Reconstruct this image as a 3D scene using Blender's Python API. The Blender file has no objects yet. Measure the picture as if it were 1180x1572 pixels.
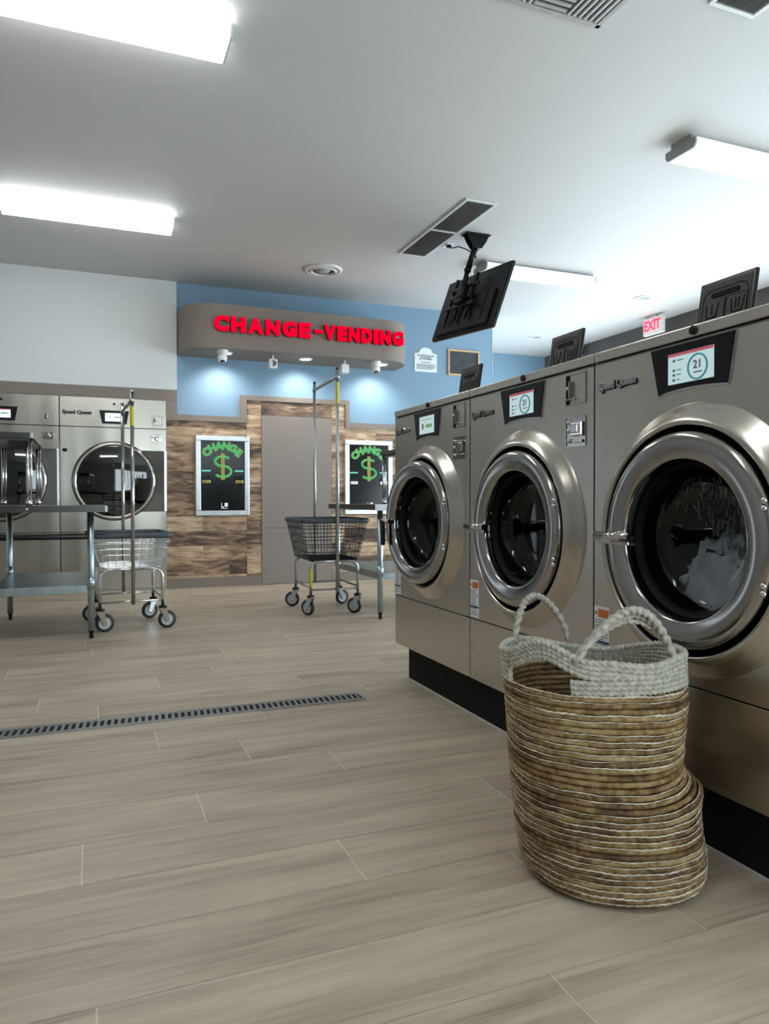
import bpy, bmesh, math, random
from mathutils import Vector, Matrix, noise as mnoise
R = math.radians; PI = math.pi; cos = math.cos; sin = math.sin
random.seed(7)
S = bpy.context.scene
COL = S.collection
# ------------------------------------------------------------------ camera
f = 1120.15; yaw, pit, rol = .38153, -.016992, -.00087
cd = bpy.data.cameras.new('camera'); cam = bpy.data.objects.new('camera', cd); COL.objects.link(cam)
F = Vector((sin(yaw)*cos(pit), cos(yaw)*cos(pit), sin(pit))); r0 = Vector((cos(yaw), -sin(yaw), 0)); u0 = r0.cross(F)
rr = r0*cos(rol)+u0*sin(rol); uu = -r0*sin(rol)+u0*cos(rol)
cam.matrix_world = Matrix.Translation((0, 0, .9)) @ Matrix((rr, uu, -F)).transposed().to_4x4()
cd.sensor_fit = 'VERTICAL'; cd.sensor_height = 24; cd.lens = 24*f/1572; cd.clip_start = .05
S.camera = cam
# ------------------------------------------------------------------ world, exposure, daylight
S.view_settings.view_transform = 'Standard'; S.view_settings.look = 'None'
S.view_settings.gamma = 1; S.view_settings.use_curve_mapping = False
S.view_settings.exposure = 0.32
LENS_ON = 10.5; LENS_DIM = .42; DAY_SIDE = 430; DAY_FRONT = 90
w = bpy.data.worlds.new('world'); S.world = w; w.use_nodes = True
w.node_tree.nodes['Background'].inputs[0].default_value = (.75, .85, 1, 1)
w.node_tree.nodes['Background'].inputs[1].default_value = 1.2
def area(name, loc, rot, sx, sy, e, col):
    l = bpy.data.lights.new(name, 'AREA'); l.shape = 'RECTANGLE'; l.size = sx; l.size_y = sy; l.energy = e; l.color = col
    o = bpy.data.objects.new(name, l); COL.objects.link(o); o.location = loc; o.rotation_euler = rot; return o
# daylight entering by assumed, unseen shop windows of the right wall and of the wall behind the viewer
area('daylight_side', (6.62, 3.75, 1.45), (R(0), R(112), 0), 2.1, 10.4, DAY_SIDE, (.82, .92, 1))
area('daylight_front', (2.2, -2.62, 1.4), (R(-90), 0, R(180)), 3.4, 2.0, DAY_FRONT, (.9, .95, 1))
# ------------------------------------------------------------------ materials
MT = {}
def mat(name, col=(.5, .5, .5), rough=.5, metal=0., emit=None, es=0., spec=.5, coat=0.):
    m = bpy.data.materials.new(name); m.use_nodes = True; b = m.node_tree.nodes['Principled BSDF']
    b.inputs['Base Color'].default_value = (*col, 1); b.inputs['Roughness'].default_value = rough; b.inputs['Metallic'].default_value = metal
    b.inputs['Specular IOR Level'].default_value = spec; b.inputs['Coat Weight'].default_value = coat
    if emit: b.inputs['Emission Color'].default_value = (*emit, 1); b.inputs['Emission Strength'].default_value = es
    MT[name] = m; return m
def nd(m, t, **k):
    n = m.node_tree.nodes.new(t)
    for a, v in k.items(): setattr(n, a, v)
    return n
def lk(m, a, b): m.node_tree.links.new(a, b)
def noisy(m, scale=(1, 1, 1), ns=5., detail=4, amount=.15, bump=0., rough_amt=0., dist=.01, coord='Object'):
    """vary the base colour (and roughness, bump) with a stretched noise"""
    b = m.node_tree.nodes['Principled BSDF']; c = b.inputs['Base Color'].default_value[:]
    tc = nd(m, 'ShaderNodeTexCoord'); mp = nd(m, 'ShaderNodeMapping'); mp.inputs['Scale'].default_value = scale
    n = nd(m, 'ShaderNodeTexNoise'); n.inputs['Scale'].default_value = ns; n.inputs['Detail'].default_value = detail
    lk(m, tc.outputs[coord], mp.inputs[0]); lk(m, mp.outputs[0], n.inputs['Vector'])
    if amount:
        r = nd(m, 'ShaderNodeValToRGB'); e = r.color_ramp.elements
        e[0].position = .3; e[1].position = .7
        e[0].color = tuple(max(0, x*(1-amount)) for x in c[:3])+(1,); e[1].color = tuple(min(1, x*(1+amount)) for x in c[:3])+(1,)
        lk(m, n.outputs['Fac'], r.inputs[0]); lk(m, r.outputs[0], b.inputs['Base Color'])
    if rough_amt:
        mr = nd(m, 'ShaderNodeMapRange'); ro = b.inputs['Roughness'].default_value
        mr.inputs['To Min'].default_value = max(.02, ro-rough_amt); mr.inputs['To Max'].default_value = ro+rough_amt
        lk(m, n.outputs['Fac'], mr.inputs[0]); lk(m, mr.outputs[0], b.inputs['Roughness'])
    if bump:
        bp = nd(m, 'ShaderNodeBump'); bp.inputs['Strength'].default_value = bump; bp.inputs['Distance'].default_value = dist
        lk(m, n.outputs['Fac'], bp.inputs['Height']); lk(m, bp.outputs[0], b.inputs['Normal'])
    return m
def paint(name, col, rough=.6, bump=.05): return noisy(mat(name, col, rough), ns=60, amount=.02, bump=bump, dist=.002)
def add_wave(m, scale, ns, strength, dist):
    """second, broad bump: sheet metal is never quite flat"""
    b = m.node_tree.nodes['Principled BSDF']
    tc = nd(m, 'ShaderNodeTexCoord'); mp = nd(m, 'ShaderNodeMapping'); mp.inputs['Scale'].default_value = scale
    n = nd(m, 'ShaderNodeTexNoise'); n.inputs['Scale'].default_value = ns; n.inputs['Detail'].default_value = 1
    bp = nd(m, 'ShaderNodeBump'); bp.inputs['Strength'].default_value = strength; bp.inputs['Distance'].default_value = dist
    lk(m, tc.outputs['Object'], mp.inputs[0]); lk(m, mp.outputs[0], n.inputs['Vector']); lk(m, n.outputs['Fac'], bp.inputs['Height'])
    old = b.inputs['Normal'].links
    if old: lk(m, old[0].from_socket, bp.inputs['Normal'])
    lk(m, bp.outputs[0], b.inputs['Normal'])
paint('ceiling', (.56, .56, .55)); paint('white_wall', (.66, .68, .68)); paint('blue', (.20, .32, .435)); paint('taupe', (.215, .178, .150))
paint('grey_wall', (.34, .33, .32)); paint('taupe_door', (.235, .20, .175), .5); paint('right_wall', (.105, .09, .085))
m = noisy(mat('steel', (.58, .54, .475), .30, 1.), (1, 1, 40), 14, 3, .04, .008, .04, .001); add_wave(m, (1, 5, .5), 1.6, .12, .02)
noisy(mat('surround_steel', (.56, .525, .465), .24, 1.), ns=5, amount=.04, rough_amt=.04)
m = noisy(mat('dryer_steel', (.47, .445, .39), .26, 1.), (1, 1, 40), 14, 3, .04, .008, .04, .001); add_wave(m, (3, 1, .35), 1.3, .45, .02)
noisy(mat('chrome', (.62, .61, .59), .09, 1.), ns=3, amount=.03, rough_amt=.03)
noisy(mat('ring_steel', (.42, .405, .38), .14, 1.), ns=4, amount=.05, rough_amt=.04)
noisy(mat('zinc', (.42, .50, .52), .32, 1.), (1, 1, .3), 12, 3, .18, rough_amt=.08)
noisy(mat('table_steel', (.12, .117, .11), .3, 1.), (1, 1, 1), 12, 3, .1)
noisy(mat('cart_chrome', (.75, .76, .76), .16, 1.), ns=9, amount=.05)
noisy(mat('grey_pipe', (.42, .43, .44), .35, .8), ns=9, amount=.08)
noisy(mat('black', (.006, .006, .007), .3, spec=.25), ns=30, amount=.2)
noisy(mat('black_matt', (.008, .0075, .007), .75, spec=.2), ns=30, amount=.2)
noisy(mat('rubber', (.018, .018, .02), .6), ns=30, amount=.2)
noisy(mat('bumper', (.06, .07, .085), .5), ns=30, amount=.15)
noisy(mat('tv_black', (.010, .010, .012), .4, spec=.3), ns=30, amount=.2)
noisy(mat('lid_grey', (.045, .045, .042), .5, spec=.3), ns=20, amount=.15)
noisy(mat('lid_mark', (.008, .008, .008), .6, spec=.1), ns=20, amount=.1)
noisy(mat('wheel_grey', (.45, .47, .46), .45), ns=20, amount=.08)
noisy(mat('yellow', (.55, .47, .02), .5), ns=20, amount=.08)
noisy(mat('alu', (.72, .75, .78), .34, .85), ns=7, amount=.12, rough_amt=.08)
noisy(mat('plastic_white', (.8, .81, .8), .4), ns=20, amount=.04)
noisy(mat('paper', (.78, .82, .84), .6), ns=20, amount=.03)
noisy(mat('orange', (.62, .16, .03), .5), ns=20, amount=.05)
noisy(mat('navy', (.03, .05, .14), .5), ns=20, amount=.05)
noisy(mat('ink', (.06, .06, .07), .6), ns=20, amount=.05)
noisy(mat('board', (.045, .05, .055), .7), ns=9, amount=.25)
noisy(mat('chalk', (.14, .15, .165), .9), ns=60, amount=.5)
noisy(mat('oak', (.62, .40, .20), .5), (1, 1, 6), 20, 3, .2)
noisy(mat('vent_grey', (.40, .40, .39), .5), ns=20, amount=.1)
noisy(mat('vent_dark', (.17, .17, .165), .6), ns=20, amount=.1)
noisy(mat('panel_white', (.68, .7, .7), .4), ns=20, amount=.03)
noisy(mat('fixture_grey', (.30, .32, .32), .4), ns=20, amount=.03)
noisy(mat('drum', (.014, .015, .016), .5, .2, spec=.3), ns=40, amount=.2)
noisy(mat('caulk', (.55, .55, .52), .7), ns=20, amount=.1)
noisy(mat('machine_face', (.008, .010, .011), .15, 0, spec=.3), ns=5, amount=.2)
noisy(mat('brass', (.45, .34, .12), .35, .8), ns=60, amount=.3)
noisy(mat('suds', (.88, .91, .94), .8), ns=14, detail=6, amount=.35, bump=.4, dist=.01)
noisy(mat('wet', (.22, .24, .26), .2), ns=30, amount=.4)
noisy(mat('grout', (.72, .65, .54), .8), ns=30, amount=.1)
noisy(mat('white_rope', (.50, .47, .40), .9), ns=90, amount=.3, bump=.3, dist=.002)
noisy(mat('cord', (.66, .58, .46), .9), ns=60, amount=.45, bump=.3, dist=.002)
def emis(name, col, s): return mat(name, tuple(c*.6 for c in col), .5, 0, col, s)
emis('lens_on', (.97, 1, .99), LENS_ON); emis('lens_dim', (.92, .97, 1), LENS_DIM); mat('red_letter', (.1, .0, .002), .8, 0, (1, .0, .024), 1.0, spec=0)
emis('spot_disc', (1, 1, .97), 9.0); mat('screen', (.08, .10, .10), .3, 0, (.50, .66, .68), .72); emis('screen_red', (.42, .10, .13), .5); emis('screen_teal', (.03, .17, .20), .6)
emis('screen_ink', (.06, .08, .10), .4); emis('screen_green', (.12, .30, .10), .6); emis('screen_bright', (.75, .95, .95), 1.0)
emis('neon_green', (.03, .40, .12), .5); emis('neon_gold', (.34, .34, .07), .45); emis('neon_bar', (.12, .42, .32), .8); emis('exit_red', (1, .03, .08), 1.6); emis('exit_face', (.75, .62, .62), .55)
emis('logo_white', (.8, .8, .8), .5)
mat('gasket', (.004, .004, .005), .6, spec=.2)
# see-through door glass: clear pane with a mirror-like skin
def glassmat(name, tint, ior):
    m = bpy.data.materials.new(name); m.use_nodes = True; nt = m.node_tree; nt.nodes.clear()
    o = nd(m, 'ShaderNodeOutputMaterial'); mx = nd(m, 'ShaderNodeMixShader'); t = nd(m, 'ShaderNodeBsdfTransparent'); g = nd(m, 'ShaderNodeBsdfGlossy'); fr = nd(m, 'ShaderNodeLayerWeight'); pw = nd(m, 'ShaderNodeMath', operation='POWER'); ma = nd(m, 'ShaderNodeMath', operation='MULTIPLY_ADD')
    t.inputs[0].default_value = (*tint, 1); g.inputs['Roughness'].default_value = .03; fr.inputs[0].default_value = .5; pw.inputs[1].default_value = 4; k0 = ((ior-1)/(ior+1))**2*1.6; ma.inputs[1].default_value = .8-k0; ma.inputs[2].default_value = k0
    lk(m, fr.outputs['Facing'], pw.inputs[0]); lk(m, pw.outputs[0], ma.inputs[0]); lk(m, ma.outputs[0], mx.inputs[0]); lk(m, t.outputs[0], mx.inputs[1]); lk(m, g.outputs[0], mx.inputs[2]); lk(m, mx.outputs[0], o.inputs[0])
    MT[name] = m
glassmat('door_glass', (.60, .63, .66), 1.38); glassmat('dryer_glass', (.10, .12, .13), 1.75); glassmat('pane', (.9, .95, .95), 1.45)
# timber-look planks: tone attribute per plank, grain along X
def plankmat(name, ramp, gx, gz, rough, knots=.5):
    m = mat(name, (.3, .25, .2), rough); b = m.node_tree.nodes['Principled BSDF']
    tc = nd(m, 'ShaderNodeTexCoord'); at = nd(m, 'ShaderNodeAttribute', attribute_name='tone')
    mp = nd(m, 'ShaderNodeMapping'); mp.inputs['Scale'].default_value = gx
    ad = nd(m, 'ShaderNodeVectorMath', operation='ADD'); sc = nd(m, 'ShaderNodeVectorMath', operation='SCALE'); sc.inputs['Scale'].default_value = 37.
    lk(m, at.outputs['Color'], sc.inputs[0]); lk(m, tc.outputs['Object'], mp.inputs[0]); lk(m, mp.outputs[0], ad.inputs[0]); lk(m, sc.outputs[0], ad.inputs[1])
    n = nd(m, 'ShaderNodeTexNoise'); n.inputs['Scale'].default_value = 1.; n.inputs['Detail'].default_value = 9; n.inputs['Roughness'].default_value = .62; n.inputs['Distortion'].default_value = .9
    lk(m, ad.outputs[0], n.inputs['Vector'])
    mp2 = nd(m, 'ShaderNodeMapping'); mp2.inputs['Scale'].default_value = gz; ad2 = nd(m, 'ShaderNodeVectorMath', operation='ADD')
    lk(m, tc.outputs['Object'], mp2.inputs[0]); lk(m, mp2.outputs[0], ad2.inputs[0]); lk(m, sc.outputs[0], ad2.inputs[1])
    n2 = nd(m, 'ShaderNodeTexNoise'); n2.inputs['Scale'].default_value = 1.; n2.inputs['Detail'].default_value = 5; n2.inputs['Distortion'].default_value = 1.6; lk(m, ad2.outputs[0], n2.inputs['Vector'])
    a1 = nd(m, 'ShaderNodeMath', operation='MULTIPLY_ADD'); a1.inputs[1].default_value = .55; lk(m, n.outputs['Fac'], a1.inputs[0])
    a2 = nd(m, 'ShaderNodeMath', operation='MULTIPLY'); a2.inputs[1].default_value = knots; lk(m, n2.outputs['Fac'], a2.inputs[0]); lk(m, a2.outputs[0], a1.inputs[2])
    sp = nd(m, 'ShaderNodeSeparateColor'); lk(m, at.outputs['Color'], sp.inputs[0])
    mp3 = nd(m, 'ShaderNodeMapping'); mp3.inputs['Scale'].default_value = tuple(v*(2.5 if v < 4 else 6) for v in gx); n3 = nd(m, 'ShaderNodeTexNoise'); n3.inputs['Scale'].default_value = 1.; n3.inputs['Detail'].default_value = 4
    lk(m, tc.outputs['Object'], mp3.inputs[0]); lk(m, mp3.outputs[0], n3.inputs['Vector'])
    a4 = nd(m, 'ShaderNodeMath', operation='MULTIPLY_ADD'); a4.inputs[1].default_value = .22; a5 = nd(m, 'ShaderNodeMath', operation='SUBTRACT'); a5.inputs[1].default_value = .11
    lk(m, n3.outputs['Fac'], a4.inputs[0]); lk(m, a1.outputs[0], a4.inputs[2]); lk(m, a4.outputs[0], a5.inputs[0])
    a3 = nd(m, 'ShaderNodeMath', operation='ADD'); lk(m, a5.outputs[0], a3.inputs[0]); lk(m, sp.outputs['Blue'], a3.inputs[1])
    r = nd(m, 'ShaderNodeValToRGB'); e = r.color_ramp.elements
    for i, (p, c) in enumerate(ramp):
        x = e[i] if i < 2 else e.new(p)
        x.position = p; x.color = (*c, 1)
    lk(m, a3.outputs[0], r.inputs[0]); lk(m, r.outputs[0], b.inputs['Base Color'])
    bp = nd(m, 'ShaderNodeBump'); bp.inputs['Strength'].default_value = .12; bp.inputs['Distance'].default_value = .002
    lk(m, n.outputs['Fac'], bp.inputs['Height']); lk(m, bp.outputs[0], b.inputs['Normal'])
plankmat('floor_plank', [(.30, (.265, .200, .142)), (.80, (.63, .525, .405)), (.47, (.42, .335, .250)), (.62, (.535, .440, .333))], (1.6, 26, 1), (1.1, 5.5, 1), .42, .5)
plankmat('wall_plank', [(.42, (.055, .034, .023)), (.93, (.62, .47, .31)), (.57, (.17, .105, .066)), (.70, (.37, .24, .145))], (3.2, 1, 30), (3.0, 1, 11), .55, .82)
def huskmat():
    m = mat('husk', (.3, .2, .1), .75); b = m.node_tree.nodes['Principled BSDF']
    at = nd(m, 'ShaderNodeAttribute', attribute_name='tone'); tc = nd(m, 'ShaderNodeTexCoord')
    n = nd(m, 'ShaderNodeTexNoise'); n.inputs['Scale'].default_value = 70; n.inputs['Detail'].default_value = 6; lk(m, tc.outputs['Object'], n.inputs['Vector'])
    a = nd(m, 'ShaderNodeMath', operation='MULTIPLY_ADD'); a.inputs[1].default_value = .8; sp = nd(m, 'ShaderNodeSeparateColor'); lk(m, at.outputs['Color'], sp.inputs[0])
    lk(m, n.outputs['Fac'], a.inputs[0]); lk(m, sp.outputs['Red'], a.inputs[2])
    r = nd(m, 'ShaderNodeValToRGB'); e = r.color_ramp.elements
    for i, (p, c) in enumerate([(.35, (.07, .035, .013)), (1., (.50, .40, .235)), (.55, (.20, .115, .042)), (.72, (.34, .225, .09)), (.85, (.38, .28, .145))]):
        x = e[i] if i < 2 else e.new(p)
        x.position = p; x.color = (*c, 1)
    lk(m, a.outputs[0], r.inputs[0]); lk(m, r.outputs[0], b.inputs['Base Color'])
    bp = nd(m, 'ShaderNodeBump'); bp.inputs['Strength'].default_value = .5; bp.inputs['Distance'].default_value = .003
    lk(m, n.outputs['Fac'], bp.inputs['Height']); lk(m, bp.outputs[0], b.inputs['Normal'])
huskmat()
# ------------------------------------------------------------------ mesh helpers
class MB:
    """collects shapes into one bmesh; build() links them as one mesh object"""
    def __init__(s): s.bm = bmesh.new(); s.mats = []
    def mi(s, m):
        if m not in s.mats: s.mats.append(m)
        return s.mats.index(m)
    def face(s, vs, m, smooth=False):
        try: fc = s.bm.faces.new(vs)
        except ValueError: return None
        fc.material_index = s.mi(m); fc.smooth = smooth; return fc
    def box(s, x0, x1, y0, y1, z0, z1, m, bev=0.):
        t = bmesh.new(); bmesh.ops.create_cube(t, size=1)
        for v in t.verts: v.co = Vector((x0+(v.co.x+.5)*(x1-x0), y0+(v.co.y+.5)*(y1-y0), z0+(v.co.z+.5)*(z1-z0)))
        if bev: bmesh.ops.bevel(t, geom=t.edges[:], offset=bev, segments=2, affect='EDGES', profile=.5)
        s.join(t, m)
    def join(s, t, m, M=None, smooth=False):
        d = {}
        for v in t.verts: d[v] = s.bm.verts.new(M @ v.co if M else v.co)
        for fc in t.faces: s.face([d[v] for v in fc.verts], m, smooth)
        t.free()
    def prism(s, pts, axis, a, b, m):
        """extrude a 2D outline; axis 'x': pts are (y,z), 'y': (x,z), 'z': (x,y)"""
        def P(p, h): return {'x': (h, p[0], p[1]), 'y': (p[0], h, p[1]), 'z': (p[0], p[1], h)}[axis]
        A = [s.bm.verts.new(P(p, a)) for p in pts]; B = [s.bm.verts.new(P(p, b)) for p in pts]; n = len(pts)
        s.face(A, m); s.face(B[::-1], m)
        for i in range(n): s.face([A[i], B[i], B[(i+1) % n], A[(i+1) % n]], m)
    def tube(s, pts, r, m, seg=8, closed=False, caps=True, rf=None):
        pts = [Vector(p) for p in pts]; n = len(pts); rings = []; up = None
        for i in range(n):
            if closed: t = pts[(i+1) % n]-pts[i-1]
            else: t = pts[min(i+1, n-1)]-pts[max(i-1, 0)]
            t.normalize()
            if up is None:
                up = Vector((0, 0, 1)) if abs(t.z) < .9 else Vector((1, 0, 0))
            a = (up-t*up.dot(t)); a.normalize(); b = t.cross(a); up = a
            rings.append([s.bm.verts.new(pts[i]+(a*cos(2*PI*k/seg)+b*sin(2*PI*k/seg))*(r if rf is None else r*rf(i, 2*PI*k/seg))) for k in range(seg)])
        for i in range(n if closed else n-1):
            A, B = rings[i], rings[(i+1) % n]
            for k in range(seg): s.face([A[k], A[(k+1) % seg], B[(k+1) % seg], B[k]], m, True)
        if caps and not closed: s.face(rings[0][::-1], m); s.face(rings[-1], m)
    def lathe(s, prof, m, M, seg=64, caps=False):
        """prof: (radius, height) pairs turned about local Z of M"""
        rings = []
        for r_, h in prof:
            rings.append([s.bm.verts.new(M @ Vector((r_*cos(2*PI*k/seg), r_*sin(2*PI*k/seg), h))) for k in range(seg)] if r_ > 1e-6 else [s.bm.verts.new(M @ Vector((0, 0, h)))])
        for A, B in zip(rings, rings[1:]):
            for k in range(seg):
                k2 = (k+1) % seg
                if len(A) == 1: s.face([A[0], B[k2], B[k]], m, True)
                elif len(B) == 1: s.face([A[k], A[k2], B[0]], m, True)
                else: s.face([A[k], A[k2], B[k2], B[k]], m, True)
    def text(s, body, size, depth, m, M, bold=0., align='CENTER', sx=1.):
        c = bpy.data.curves.new('t', 'FONT'); c.body = body; c.size = size; c.extrude = depth/2; c.offset = bold; c.align_x = align; c.align_y = 'CENTER'; c.resolution_u = 3
        o = bpy.data.objects.new('t', c); COL.objects.link(o)
        me = bpy.data.meshes.new_from_object(o); t = bmesh.new(); t.from_mesh(me)
        for v in t.verts: v.co.x *= sx
        s.join(t, m, M); bpy.data.objects.remove(o); bpy.data.curves.remove(c); bpy.data.meshes.remove(me)
    def build(s, name, parent=None, autosmooth=None, normals=True):
        if normals: bmesh.ops.recalc_face_normals(s.bm, faces=s.bm.faces[:])
        me = bpy.data.meshes.new(name); s.bm.to_mesh(me); s.bm.free()
        for m in s.mats: me.materials.append(MT[m])
        o = bpy.data.objects.new(name, me); COL.objects.link(o)
        if parent: o.parent = parent
        return o
def tag(o, label=None, cat=None, group=None, kind=None):
    if label: o['label'] = label
    if cat: o['category'] = cat
    if group: o['group'] = group
    if kind: o['kind'] = kind
    return o
def empty(name, loc, rz=0.):
    o = bpy.data.objects.new(name, None); o.empty_display_size = .1; COL.objects.link(o); o.location = loc; o.rotation_euler = (0, 0, rz); return o
def struct(o, label=None): o['kind'] = 'structure'; return tag(o, label) if label else o
FX = Matrix(((0, 0, -1), (-1, 0, 0), (0, 1, 0))).to_4x4()     # drawing plane on a face that looks towards -X
FY = Matrix(((1, 0, 0), (0, 0, -1), (0, 1, 0))).to_4x4()      # drawing plane on a face that looks towards -Y
FD = Matrix(((1, 0, 0), (0, -1, 0), (0, 0, -1))).to_4x4()     # drawing plane on a face that looks down
def T(x, y, z): return Matrix.Translation((x, y, z))
def rrect(x0, x1, y0, y1, r, n=4):
    o = []
    for cx, cy, a in ((x1-r, y1-r, 0), (x0+r, y1-r, 90), (x0+r, y0+r, 180), (x1-r, y0+r, 270)):
        for k in range(n+1): o.append((cx+r*cos(R(a+90*k/n)), cy+r*sin(R(a+90*k/n))))
    return o
# ================================================================== THE ROOM
YB = 7.65; HC = 3.09; XR = 6.48; YF = -2.5; XL = -3.2; YFAR = 9.53
# floor: planks laid along X, joints where the photo has them
b = MB(); RW = .2255; Y0 = 1.1515; PL = 1.185
tone = []
joint = {-1: .80, 0: 1.187, 1: .984, 2: .597, 3: 1.157, 4: .292, 5: .78, 6: .506, 9: .02, 7: .22, 8: .66}
def quad(bb, x0, x1, y0, y1, z, m): return bb.face([bb.bm.verts.new(p) for p in ((x0, y0, z), (x1, y0, z), (x1, y1, z), (x0, y1, z))], m)
lay = b.bm.loops.layers.float_color.new('tone')
row = -17
while Y0+row*RW < YFAR:
    ya, yb_ = Y0+row*RW, Y0+(row+1)*RW; off = joint.get(row, random.random()*PL)
    x = XL + ((off-XL) % PL) - PL
    while x < XR:
        a0, a1 = max(x, XL), min(x+PL, XR); g = .0018
        if a1-a0 > .02:
            fc = quad(b, a0+g, a1-g, max(ya+g*.4, YF), min(yb_-g*.4, YFAR), 0, 'floor_plank')
            c = (random.random(), random.random(), random.uniform(-.055, .055), 1)
            if fc:
                for l in fc.loops: l[lay] = c
        x += PL
    row += 1
quad(b, XL, XR, YF, YFAR, -.0008, 'grout')
b.box(XL, XR, YF, YFAR, -.12, -.01, 'grout')
struct(b.build('floor', normals=False))
b = MB(); b.box(XL-.1, XR+.1, YF-.1, YFAR+.1, HC, HC+.1, 'ceiling'); struct(b.build('ceiling'))
XW = .806; XC = 4.456
b = MB(); b.box(.71, XC, YB, YB+.1, 0, HC, 'blue'); b.box(XL, .71, YB, YB+.1, 1.9, HC, 'blue'); b.box(XL, .71, YB+.8, YB+.9, 0, 2., 'grey_wall'); b.box(.71, .76, YB+.1, YB+.9, 0, 2., 'grey_wall'); b.box(XC-.1, XC-.001, YB+.1, YFAR, 0, HC, 'white_wall'); b.box(XC-.001, XC+.004, YB-.004, YB+.1, 2.37, HC, 'white_wall')
struct(b.build('wall_back'))
b = MB(); b.box(XC-.1, XR+.1, YFAR, YFAR+.1, 0, HC, 'blue'); struct(b.build('wall_far'))
b = MB()
for y0, y1, z0, z1 in ((YF-.1, -1.5, 0, HC), (9.0, YFAR+.1, 0, HC), (-1.5, 9.0, 0, .55), (-1.5, 9.0, 2.45, HC)): b.box(XR, XR+.1, y0, y1, z0, z1, 'right_wall')
struct(b.build('wall_right'))
b = MB(); b.box(XL-.1, XL, YF-.1, YB+.1, 0, HC, 'grey_wall'); struct(b.build('wall_left'))
b = MB()
for x0, x1, z0, z1 in ((XL-.1, .5, 0, HC), (3.9, XR+.1, 0, HC), (.5, 3.9, 0, .4), (.5, 3.9, 2.4, HC)): b.box(x0, x1, YF-.1, YF, z0, z1, 'grey_wall')
struct(b.build('wall_front'))
b = MB()
for k in range(8): y = -1.5+k*(10.46/7); b.box(XR+.02, XR+.08, y, y+.04, .55, 2.45, 'alu')
b.box(XR+.02, XR+.08, -1.5, 9.0, .55, .6, 'alu'); b.box(XR+.02, XR+.08, -1.5, 9.0, 2.4, 2.45, 'alu'); b.box(XR+.045, XR+.05, -1.5, 9.0, .6, 2.4, 'pane')
struct(b.build('window_1'))
b = MB()
for x in (.5, 1.62, 2.76, 3.86): b.box(x, x+.04, YF-.08, YF-.02, .4, 2.4, 'alu')
b.box(.5, 3.9, YF-.08, YF-.02, .4, .45, 'alu'); b.box(.5, 3.9, YF-.08, YF-.02, 2.35, 2.4, 'alu'); b.box(.5, 3.9, YF-.05, YF-.045, .45, 2.35, 'pane')
struct(b.build('window_2'))
# bulkhead above the dryers, its taupe surround, dado trims, panelling, door, baseboard
b = MB(); b.box(XL, XW, YB-.035, YB, 2.005, HC, 'white_wall'); struct(b.build('wall_bulkhead'))
b = MB(); b.box(XL, XW, YB-.03, YB, 1.895, 2.004, 'taupe'); b.box(.702, XW, YB-.03, YB, 1.70, 1.894, 'taupe'); struct(b.build('trim_1'))
b = MB(); D0, D1 = YB-.028, YB-.002
b.prism([(XW+.001, 1.703), (1.51, 1.703), (1.51, 1.94), (2.598, 1.94), (2.598, 1.69), (XC, 1.69), (XC, 1.747), (2.644, 1.747), (2.644, 1.99), (1.444, 1.99), (1.444, 1.762), (XW+.001, 1.762)], 'y', D0, D1, 'taupe')
struct(b.build('trim_2'))
b = MB(); lay = b.bm.loops.layers.float_color.new('tone')
def clad(x0, x1, z0, z1, thick):
    n0 = len(b.bm.faces); b.bm.faces.ensure_lookup_table()
    b.box(x0+.0006, x1-.0006, YB-.012-thick, YB, z0+.0006, z1-.0006, 'wall_plank'); b.bm.faces.ensure_lookup_table()
    c = (random.random(), random.random(), random.choice((-.17, -.12, -.06, 0, .06, .13, .02)), 1)
    for fc in b.bm.faces[n0:]:
        for l in fc.loops: l[lay] = c
zs = [.1, .125] + [.125+.1515*k for k in range(1, 14)]
rg = random.Random(3)
for i in range(len(zs)-1):
    za, zb = zs[i], min(zs[i+1], 1.94)
    if za >= 1.94: break
    for (xa, xb, top) in ((.702, 1.51, 1.703), (1.51, 1.664, 1.94), (2.442, 2.598, 1.94), (2.598, XC, 1.69), (1.664, 2.442, 1.94)):
        if za >= top: continue
        z1 = min(zb, top); z0 = za
        if xa == 1.664:
            if zb <= 1.79: continue
            z0 = max(za, 1.79)
        x = xa
        while x < xb-.01:
            L = rg.choice((.27, .36, .54, .62, .9))
            x2 = xb if x+L > xb-.1 else x+L
            clad(x, x2, z0, z1, rg.choice((0, .0015, .003))); x = x2
struct(b.build('wall_panelling'))
b = MB(); b.box(1.666, 2.44, YB-.02, YB, .6, 1.787, 'taupe_door', .003); b.box(1.666, 2.44, YB-.021, YB, .004, .597, 'taupe_door', .003); struct(b.build('door_1'))
b = MB(); b.box(.702, 1.664, YB-.022, YB, 0, .1, 'taupe'); b.box(2.442, XC, YB-.022, YB, 0, .1, 'taupe'); struct(b.build('baseboard_back'))
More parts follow.
